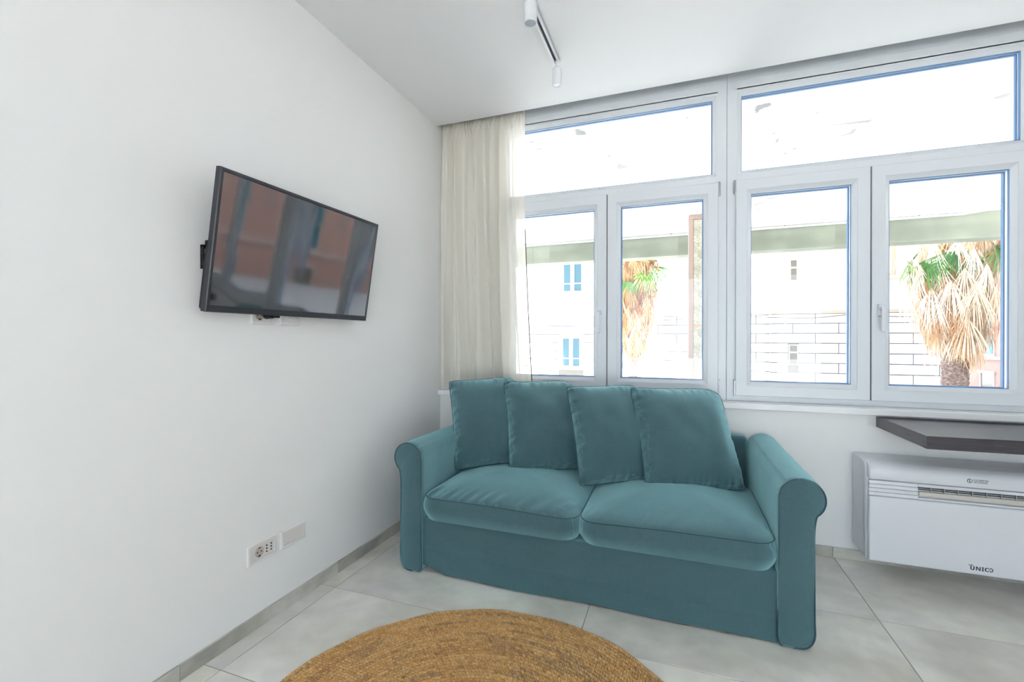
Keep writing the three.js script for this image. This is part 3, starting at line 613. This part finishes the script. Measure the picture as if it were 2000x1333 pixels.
// portico in front of the windows
{
  const p = thing('portico_roof', 'white flaking portico ceiling with a grey concrete edge beam outside', 'portico', [0, 2.5, -5.3]);
  part(p, 'ceiling_slab', uvWorld(bx(-12, 16, 2.825, 3.35, -7.58, ZOUT), 0.25), O.soffit);
  part(p, 'edge_beam', uvWorld(bx(-12, 16, 2.500, 2.825, -7.58, -7.30), 0.5), O.concrete, 'grey-green concrete beam');
  const pipe = part(p, 'conduit', tube([[-12, 2.803, -7.27], [-4, 2.803, -7.27], [1, 2.803, -7.27], [3.35, 2.803, -7.27]], 0.016, 60, 8), O.metal, 'thin white conduit along the beam');
  part(p, 'conduit', tube([[3.35, 2.803, -7.27], [3.6, 2.805, -7.05], [4.1, 2.808, -6.2], [4.6, 2.81, -5.3]], 0.014, 30, 8), O.metal);
  for (const x of [-3, -0.1, 1.4, 2.9]) part(pipe, 'clip', bx(x - 0.006, x + 0.006, 2.79, 2.824, -7.27, -7.258), O.cable);
  const f = thing('portico_floor', 'grey portico floor slab outside the windows', 'slab', [0, -0.15, -5.4]);
  part(f, 'slab', uvWorld(bx(-12, 16, -0.40, -0.06, -7.58, ZOUT)), O.pave);
  const col = thing('portico_pillar', 'rough stone-clad pillar with a brown border under the portico', 'pillar', [0.29, -0.06, -6.40]);
  part(col, 'core', uvWorld(bx(0.150, 0.452, -0.06, 2.825, -6.56, -6.285), 1), O.rust);
  part(col, 'border', [bx(0.128, 0.184, -0.06, 2.80, -6.58, -6.262), bx(0.128, 0.474, 2.765, 2.822, -6.58, -6.258), bx(0.418, 0.474, -0.06, 2.80, -6.58, -6.262)], O.rust, 'brown border strips');
  for (const [a, b] of [[-0.06, 0.55], [0.58, 1.39], [1.42, 2.76]]) part(col, 'stone_panel', uvWorld(bx(0.186, 0.416, a, b, -6.29, -6.265, 0.004), 2), O.rough);
  part(col, 'joint_strip', bx(0.186, 0.416, 1.39, 1.42, -6.29, -6.264), std(0xa58b6a, 0.8), 'brown strip between two panels');
}
{
  const v = thing('added_sun_roof', 'flat white roof added unseen behind the room to keep the sun out', 'roof', [0.6, 2.7, 3.2]);  // unseen overhang, added to stop direct sun entering by the back opening
  part(v, 'slab', bx(-12, 16, 2.7, 3.14, ZB + 0.25, 4.9), O.soffit);
  const t = thing('added_terrace_paving', 'pale unseen paving added outside the fill daylight door', 'terrace', [0.6, -0.4, 6]);  // unseen paving, added with the door to send daylight into the room
  part(t, 'paving', uvWorld(bx(-12, 16, -0.4, -0.06, ZB + 0.25, 14), 0.3), O.pave);
}
const GY = -1.2;
const street = struct('ground', 'pale street paving between the buildings', 'ground', [0, GY, -20]);
part(street, 'paving', uvWorld(bx(-70, 80, GY - 0.2, GY, -90, 60), 0.2), O.pave);

// the white building across the street
{
  const ZFAC = -17.0, b = thing('white_building', 'white building across the street with blockwork below a string course', 'building', [0, GY, ZFAC]);
  const xa = -16, xc = 2.87, xe = 7.85, top = 9.5, cY0 = 2.083, cY1 = 2.345;
  part(b, 'wall', uvWorld(bx(xa, xc, cY0, top, ZFAC - 6, ZFAC - 0.30)), O.white);
  part(b, 'wall', uvWorld(bx(xc, xe, cY0, top, ZFAC - 6, ZFAC)), O.white);
  part(b, 'base_wall', [uvWorld(bx(xa, xc, GY, cY0, ZFAC - 6, ZFAC - 0.30)), uvWorld(bx(xc, xe, GY, cY0, ZFAC - 6, ZFAC))], O.joint, 'recessed joints of the blockwork');
  part(b, 'string_course', [bx(xa, xc, cY0 + 0.06, cY1 - 0.04, ZFAC - 0.32, ZFAC - 0.18), bx(xc - 0.10, xe + 0.1, cY0 + 0.08, cY1, ZFAC - 0.02, ZFAC + 0.14)], O.white);
  part(b, 'string_course_lip', [bx(xa, xc, cY0, cY0 + 0.06, ZFAC - 0.32, ZFAC - 0.22), bx(xc - 0.06, xe + 0.06, cY0, cY0 + 0.08, ZFAC - 0.02, ZFAC + 0.08)], O.course);
  // openings in the two halves: [x0, x1, y0, y1]
  const holes = [[-4.34, -3.39, 0.08, 1.44], [3.38, 3.66, 0.42, 1.09], [5.7, 6.05, -1.6, 1.33]];
  reseed(99);
  const h = 0.318, rows = 11;
  for (let r = 0; r < rows; r++) for (const [s, e, z] of [[-7.6, xc, ZFAC - 0.30], [xc, xe, ZFAC]]) {
    const y1 = cY0 - r * h, y0 = y1 - h, wB = 1.26, off = (r % 2) * wB / 2;
    for (let x = s - wB + off; x < e; x += wB) {
      let segs = [[Math.max(x, s), Math.min(x + wB, e)]];
      for (const [hx0, hx1, hy0, hy1] of holes) if (y1 > hy0 + 0.02 && y0 < hy1 - 0.02) segs = segs.flatMap(([p, q]) => q <= hx0 || p >= hx1 ? [[p, q]] : [[p, hx0], [hx1, q]].filter(([m, n]) => n - m > 0.04));
      for (const [p, q] of segs) if (q - p > 0.04) part(b, 'stone_block', bx(p === xc ? p - 0.01 : p + 0.014, q - 0.014, y0 + 0.015, y1 - 0.015, p === xc ? z - 0.36 : z - 0.05, z + 0.022, 0.008), O.block[Math.floor(rnd() * 3)]);
    }
  }
  function win(x0, x1, y0, y1, z, glass, bars = true) {
    const fr = part(b, 'window', ring(x0, x1, y0, y1, [[0, z - 0.04], [0, z + 0.07], [0.10, z + 0.07], [0.10, z - 0.04]]), O.frame, 'cream window surround');
    part(fr, 'casement', [ring(x0 + 0.10, x1 - 0.10, y0 + 0.10, y1 - 0.10, [[0, z - 0.03], [0, z + 0.03], [0.05, z + 0.03], [0.05, z - 0.03]])].concat(bars ? [bx((x0 + x1) / 2 - 0.07, (x0 + x1) / 2 + 0.07, y0 + 0.1, y1 - 0.1, z - 0.03, z + 0.035), bx(x0 + 0.1, x1 - 0.1, y0 + 0.42, y0 + 0.46, z - 0.03, z + 0.02)] : []), O.white);
    for (const [p, q] of bars ? [[x0 + 0.12, (x0 + x1) / 2 - 0.05], [(x0 + x1) / 2 + 0.05, x1 - 0.12]] : [[x0 + 0.12, x1 - 0.12]]) part(fr, 'pane', bx(p, q, y0 + 0.12, y1 - 0.12, z - 0.03, z + 0.005), glass);
  }
  win(-4.34, -3.39, 0.08, 1.44, ZFAC - 0.29, O.blueGlass);
  win(-4.32, -3.32, 2.96, 4.7, ZFAC - 0.29, O.blueGlass);
  part(b, 'window_ledge', bx(-4.42, -3.24, 2.90, 2.97, ZFAC - 0.32, ZFAC - 0.12, 0.01), O.white);
  win(5.7, 6.05, -1.6, 1.33, ZFAC + 0.01, O.darkGlass, false);
  win(5.4, 6.2, 3.18, 4.9, ZFAC + 0.01, O.blueGlass);
  part(b, 'window_ledge', bx(5.25, 6.32, 3.08, 3.19, ZFAC, ZFAC + 0.22, 0.01), O.course);
  for (const [x0, x1, y0, y1] of [[3.40, 3.64, 3.14, 3.85], [3.38, 3.66, 0.42, 1.09]]) {
    const fr = part(b, 'slit_window', ring(x0, x1, y0, y1, [[0, ZFAC - 0.1], [0, ZFAC + 0.03], [0.035, ZFAC + 0.03], [0.035, ZFAC - 0.1]]), O.course, 'tan surround of a narrow window');
    part(fr, 'pane', bx(x0 + 0.03, x1 - 0.03, y0 + 0.03, y1 - 0.03, ZFAC - 0.05, ZFAC + 0.006), O.darkGlass);
    part(fr, 'crossbar', bx(x0 + 0.03, x1 - 0.03, lerp(y0, y1, 0.58), lerp(y0, y1, 0.66), ZFAC, ZFAC + 0.02), O.course);
  }
  part(b, 'cable', tube([[-0.6, 1.94, ZFAC - 0.25], [0.8, 1.98, ZFAC - 0.25], [2.3, 2.02, ZFAC - 0.25], [2.95, 1.97, ZFAC + 0.05], [4.2, 1.95, ZFAC + 0.05], [5.1, 2.03, ZFAC + 0.05], [6.4, 1.94, ZFAC + 0.05], [8.4, 2.0, ZFAC + 0.05]], 0.012, 90, 5), O.cable, 'dark cable sagging along the wall');
  part(b, 'cable', tube([[3.18, 1.84, ZFAC + 0.05], [3.24, 1.78, ZFAC + 0.1], [3.7, 1.50, ZFAC + 0.05]], 0.009, 20, 5), O.cable);
}

// the pink building down the street, its front along the street
{
  const X = 14.0, b = thing('pink_building', 'pink building with turquoise shutters farther down the street', 'building', [X, GY, -20]);
  part(b, 'wall', uvWorld(bx(X, X + 8, GY, 13, -31, -4)), O.pink);
  part(b, 'string_course', [bx(X - 0.12, X, 0.32, 0.48, -31, -4), bx(X - 0.12, X, 3.9, 4.05, -31, -4)], O.pinkTrim);
  const fx = (d0, d1, y0, y1, z0, z1) => bx(X - d1, X - d0, y0, y1, z0, z1);
  for (let k = 0; k < 8; k++) {
    const zc = -28.4 + k * 3.1;
    for (const [y0, y1, kind] of [[-1.3, -0.35, 0], [0.58, 1.68, 1], [1.9, 3.66, 2], [4.25, 5.6, 1], [6.8, 8.3, 2]]) {
      const fr = part(b, 'window', [fx(-0.02, 0.08, y1, y1 + 0.12, zc - 0.62, zc + 0.62), fx(-0.02, 0.06, y0 - 0.1, y0, zc - 0.6, zc + 0.6), fx(-0.02, 0.04, y0, y1, zc - 0.55, zc - 0.46), fx(-0.02, 0.04, y0, y1, zc + 0.46, zc + 0.55)], O.pinkTrim, 'pale window surround');
      part(fr, 'pane', fx(-0.02, 0.012, y0, y1, zc - 0.46, zc + 0.46), kind ? O.blueGlass : O.darkGlass);
      if (kind) for (const s of [-1, 1]) part(fr, 'shutter', fx(0.01, 0.05, y0 + 0.02, y1 - 0.02, zc + s * 0.30 - 0.15, zc + s * 0.30 + 0.15), O.teal, 'turquoise shutter');
      if (kind === 2) part(fr, 'railing', [fx(0.3, 0.34, y0 + 0.85, y0 + 0.9, zc - 0.6, zc + 0.6), fx(0.0, 0.36, y0 - 0.1, y0, zc - 0.65, zc + 0.65)].concat(Array.from({ length: 9 }, (_, i) => fx(0.31, 0.33, y0, y0 + 0.87, zc - 0.58 + i * 0.145 - 0.012, zc - 0.58 + i * 0.145 + 0.012))), O.teal, 'turquoise balcony railing');
    }
  }
}

// palms
function frondGeometry(len, spread, strips, droop, fold, width = 0.021, stray = 0.03) {         // a fan leaf: hub at the origin, opening along +x, drooping to -y
  const pos = [], idx = [];
  for (let k = 0; k < strips; k++) {
    const a = ((k + 0.5) / strips - 0.5) * spread + rr(-stray, stray), L = len * (0.72 + 0.28 * Math.cos(a * 0.9)) * rr(0.86, 1.08), w = len * width * rr(0.8, 1.2), n = 5, dr = droop * rr(0.75, 1.3), tw = rr(-0.6, 0.6);
    const base = pos.length / 3;
    for (let i = 0; i <= n; i++) {
      const t = i / n, ww = w * (i === 0 ? 0.35 : i === n ? 0.12 : 1 - 0.45 * t), bend = t * t * dr;
      const r = L * t * (1 - 0.25 * bend), x = r * Math.cos(a), z = r * Math.sin(a) * (1 - fold * t), y = -L * bend * 0.62 + rr(-0.008, 0.008) + t * (stray > 0.05 ? tw * 0.12 : 0);
      const nx = -Math.sin(a), nz = Math.cos(a);
      pos.push(x + nx * ww, y + tw * ww, z + nz * ww, x - nx * ww, y - tw * ww, z - nz * ww);
      if (i < n) { const q = base + 2 * i; idx.push(q, q + 1, q + 3, q, q + 3, q + 2); }
    }
  }
  const g = new THREE.BufferGeometry(); g.setAttribute('position', new THREE.Float32BufferAttribute(pos, 3)); g.setIndex(idx); g.computeVertexNormals(); return g.toNonIndexed();
}
function palm(label, [px, pz], rT, yBot, yCrown, half, sd, nDead, greens, scale, tones) {
  reseed(sd);
  const o = thing('palm_tree', label, 'palm', [px, GY, pz], 'palms in the street');
  // trunk with rough leaf scars
  const H = yCrown - GY;
  local(o, 'trunk', surf(28, 120, (u, v) => { const a = u * 2 * Math.PI, y = v * H, bump = 0.12 * (vnoise(u * 14 + (Math.floor(y / 0.09) & 1) * 0.5, y / 0.09, 14, sd) - 0.5) + 0.10 * ((y / 0.09) % 1 - 0.5), r = rT * (1 + bump) * (1 + 0.12 * (1 - v)); return [r * Math.cos(a), y, -r * Math.sin(a)]; }, [3, 14]), O.trunk, 'rough grey-brown trunk');
  const proto = [0, 1, 2, 3, 4, 5].map(() => frondGeometry(1, 1.1, 26, rr(0.1, 0.4), 0.3, 0.0072, 0.10));
  for (let k = 0; k < nDead; k++) {
    const t = Math.pow((k + rnd()) / nDead, 0.9), a = k * 2.39996 + rr(-0.2, 0.2), yTop = lerp(yBot + 0.55 * scale, yCrown - 0.05, t);
    const m = shadowed(new THREE.Mesh(proto[k % 6], O.dead[tones[Math.floor(rnd() * tones.length)]])); m.name = 'dead_frond';
    const out = half(lerp(yBot, yCrown, t * 0.9 + 0.05)), R = rT + (out - rT) * rr(0.3, 1.0);
    m.position.set(R * Math.cos(a), yTop - GY, -R * Math.sin(a));
    m.rotation.order = 'YZX'; m.rotation.set(rr(-0.5, 0.5), a, -Math.PI / 2 + rr(-0.12, 0.25)); m.scale.setScalar(scale * rr(0.5, 0.95));
    o.add(m);
  }
  const gp = [0, 1, 2].map(() => frondGeometry(1, 2.5, 24, rr(0.25, 0.4), 0.1));
  greens.forEach(([a, el, yTop, s, out = 0.55], k) => {
    const m = shadowed(new THREE.Mesh(gp[k % 3], O.green[k % 3])); m.name = 'leaf'; m.userData.label = 'green fan leaf';
    m.position.set(out * Math.cos(a), yTop - GY, -out * Math.sin(a)); m.rotation.order = 'YZX'; m.rotation.set(rr(-0.4, 0.4), a, el); m.scale.setScalar(s); o.add(m);
    const st = shadowed(new THREE.Mesh(tube([[0, H - 0.1, 0], [out * 0.5 * Math.cos(a), (H + yTop - GY) / 2 + 0.08, -out * 0.5 * Math.sin(a)], [out * Math.cos(a), yTop - GY, -out * Math.sin(a)]], 0.014, 10, 5), O.green[1])); st.name = 'leaf_stalk'; o.add(st);
  });
  return o;
}
const around = (n, el, y, s, out, ph) => Array.from({ length: n }, (_, k) => [k / n * 2 * Math.PI + ph, el + 0.25 * Math.sin(k * 5), y + 0.1 * Math.sin(k * 3), s, out]);
palm('shaggy palm with a broad skirt of dead fronds before the pink building', [4.49, -10], 0.165, 0.72, 3.25,
  (y) => 0.24 + 0.40 * clamp((y - 0.7) / 1.4), 4711, 250,
  [[3.6, -1.15, 2.62, 0.62, 0.5], [4.3, -1.3, 2.72, 0.6, 0.45], [3.1, -1.0, 2.6, 0.6, 0.62], [5.6, -1.1, 2.75, 0.62, 0.5], [0.2, -1.0, 2.85, 0.7, 0.6], [5.9, -0.8, 2.9, 0.7, 0.6], ...around(12, 0.15, 3.4, 0.95, 0.75, 0.3), ...around(8, 0.9, 3.55, 0.9, 0.4, 0.1)], 0.95, [0, 3, 5, 1, 0, 3, 2, 4, 5]);
palm('slim palm with a hanging brown frond skirt seen beside the portico pillar', [-1.066, -12.5], 0.165, 0.44, 3.75,
  (y) => 0.24 + 0.26 * clamp((y - 0.5) / 1.2) + 0.30 * clamp((y - 2.5) / 0.9), 815, 170,
  [[0.1, -0.95, 3.12, 0.8, 0.5], [5.9, -0.8, 3.1, 0.85, 0.55], [5.3, -1.1, 3.0, 0.7, 0.5], [4.2, -1.35, 2.75, 0.6, 0.42], [0.6, -0.6, 3.2, 0.8, 0.6], ...around(12, 0.15, 3.9, 1.0, 0.75, 0.2), ...around(8, 0.9, 4.05, 0.95, 0.4, 0.5)], 1.05, [1, 2, 4, 6, 2, 4, 6]);

scene.traverse((o) => { if (o.isMesh) { o.castShadow = true; o.receiveShadow = true; } });
renderer.render(scene, camera);
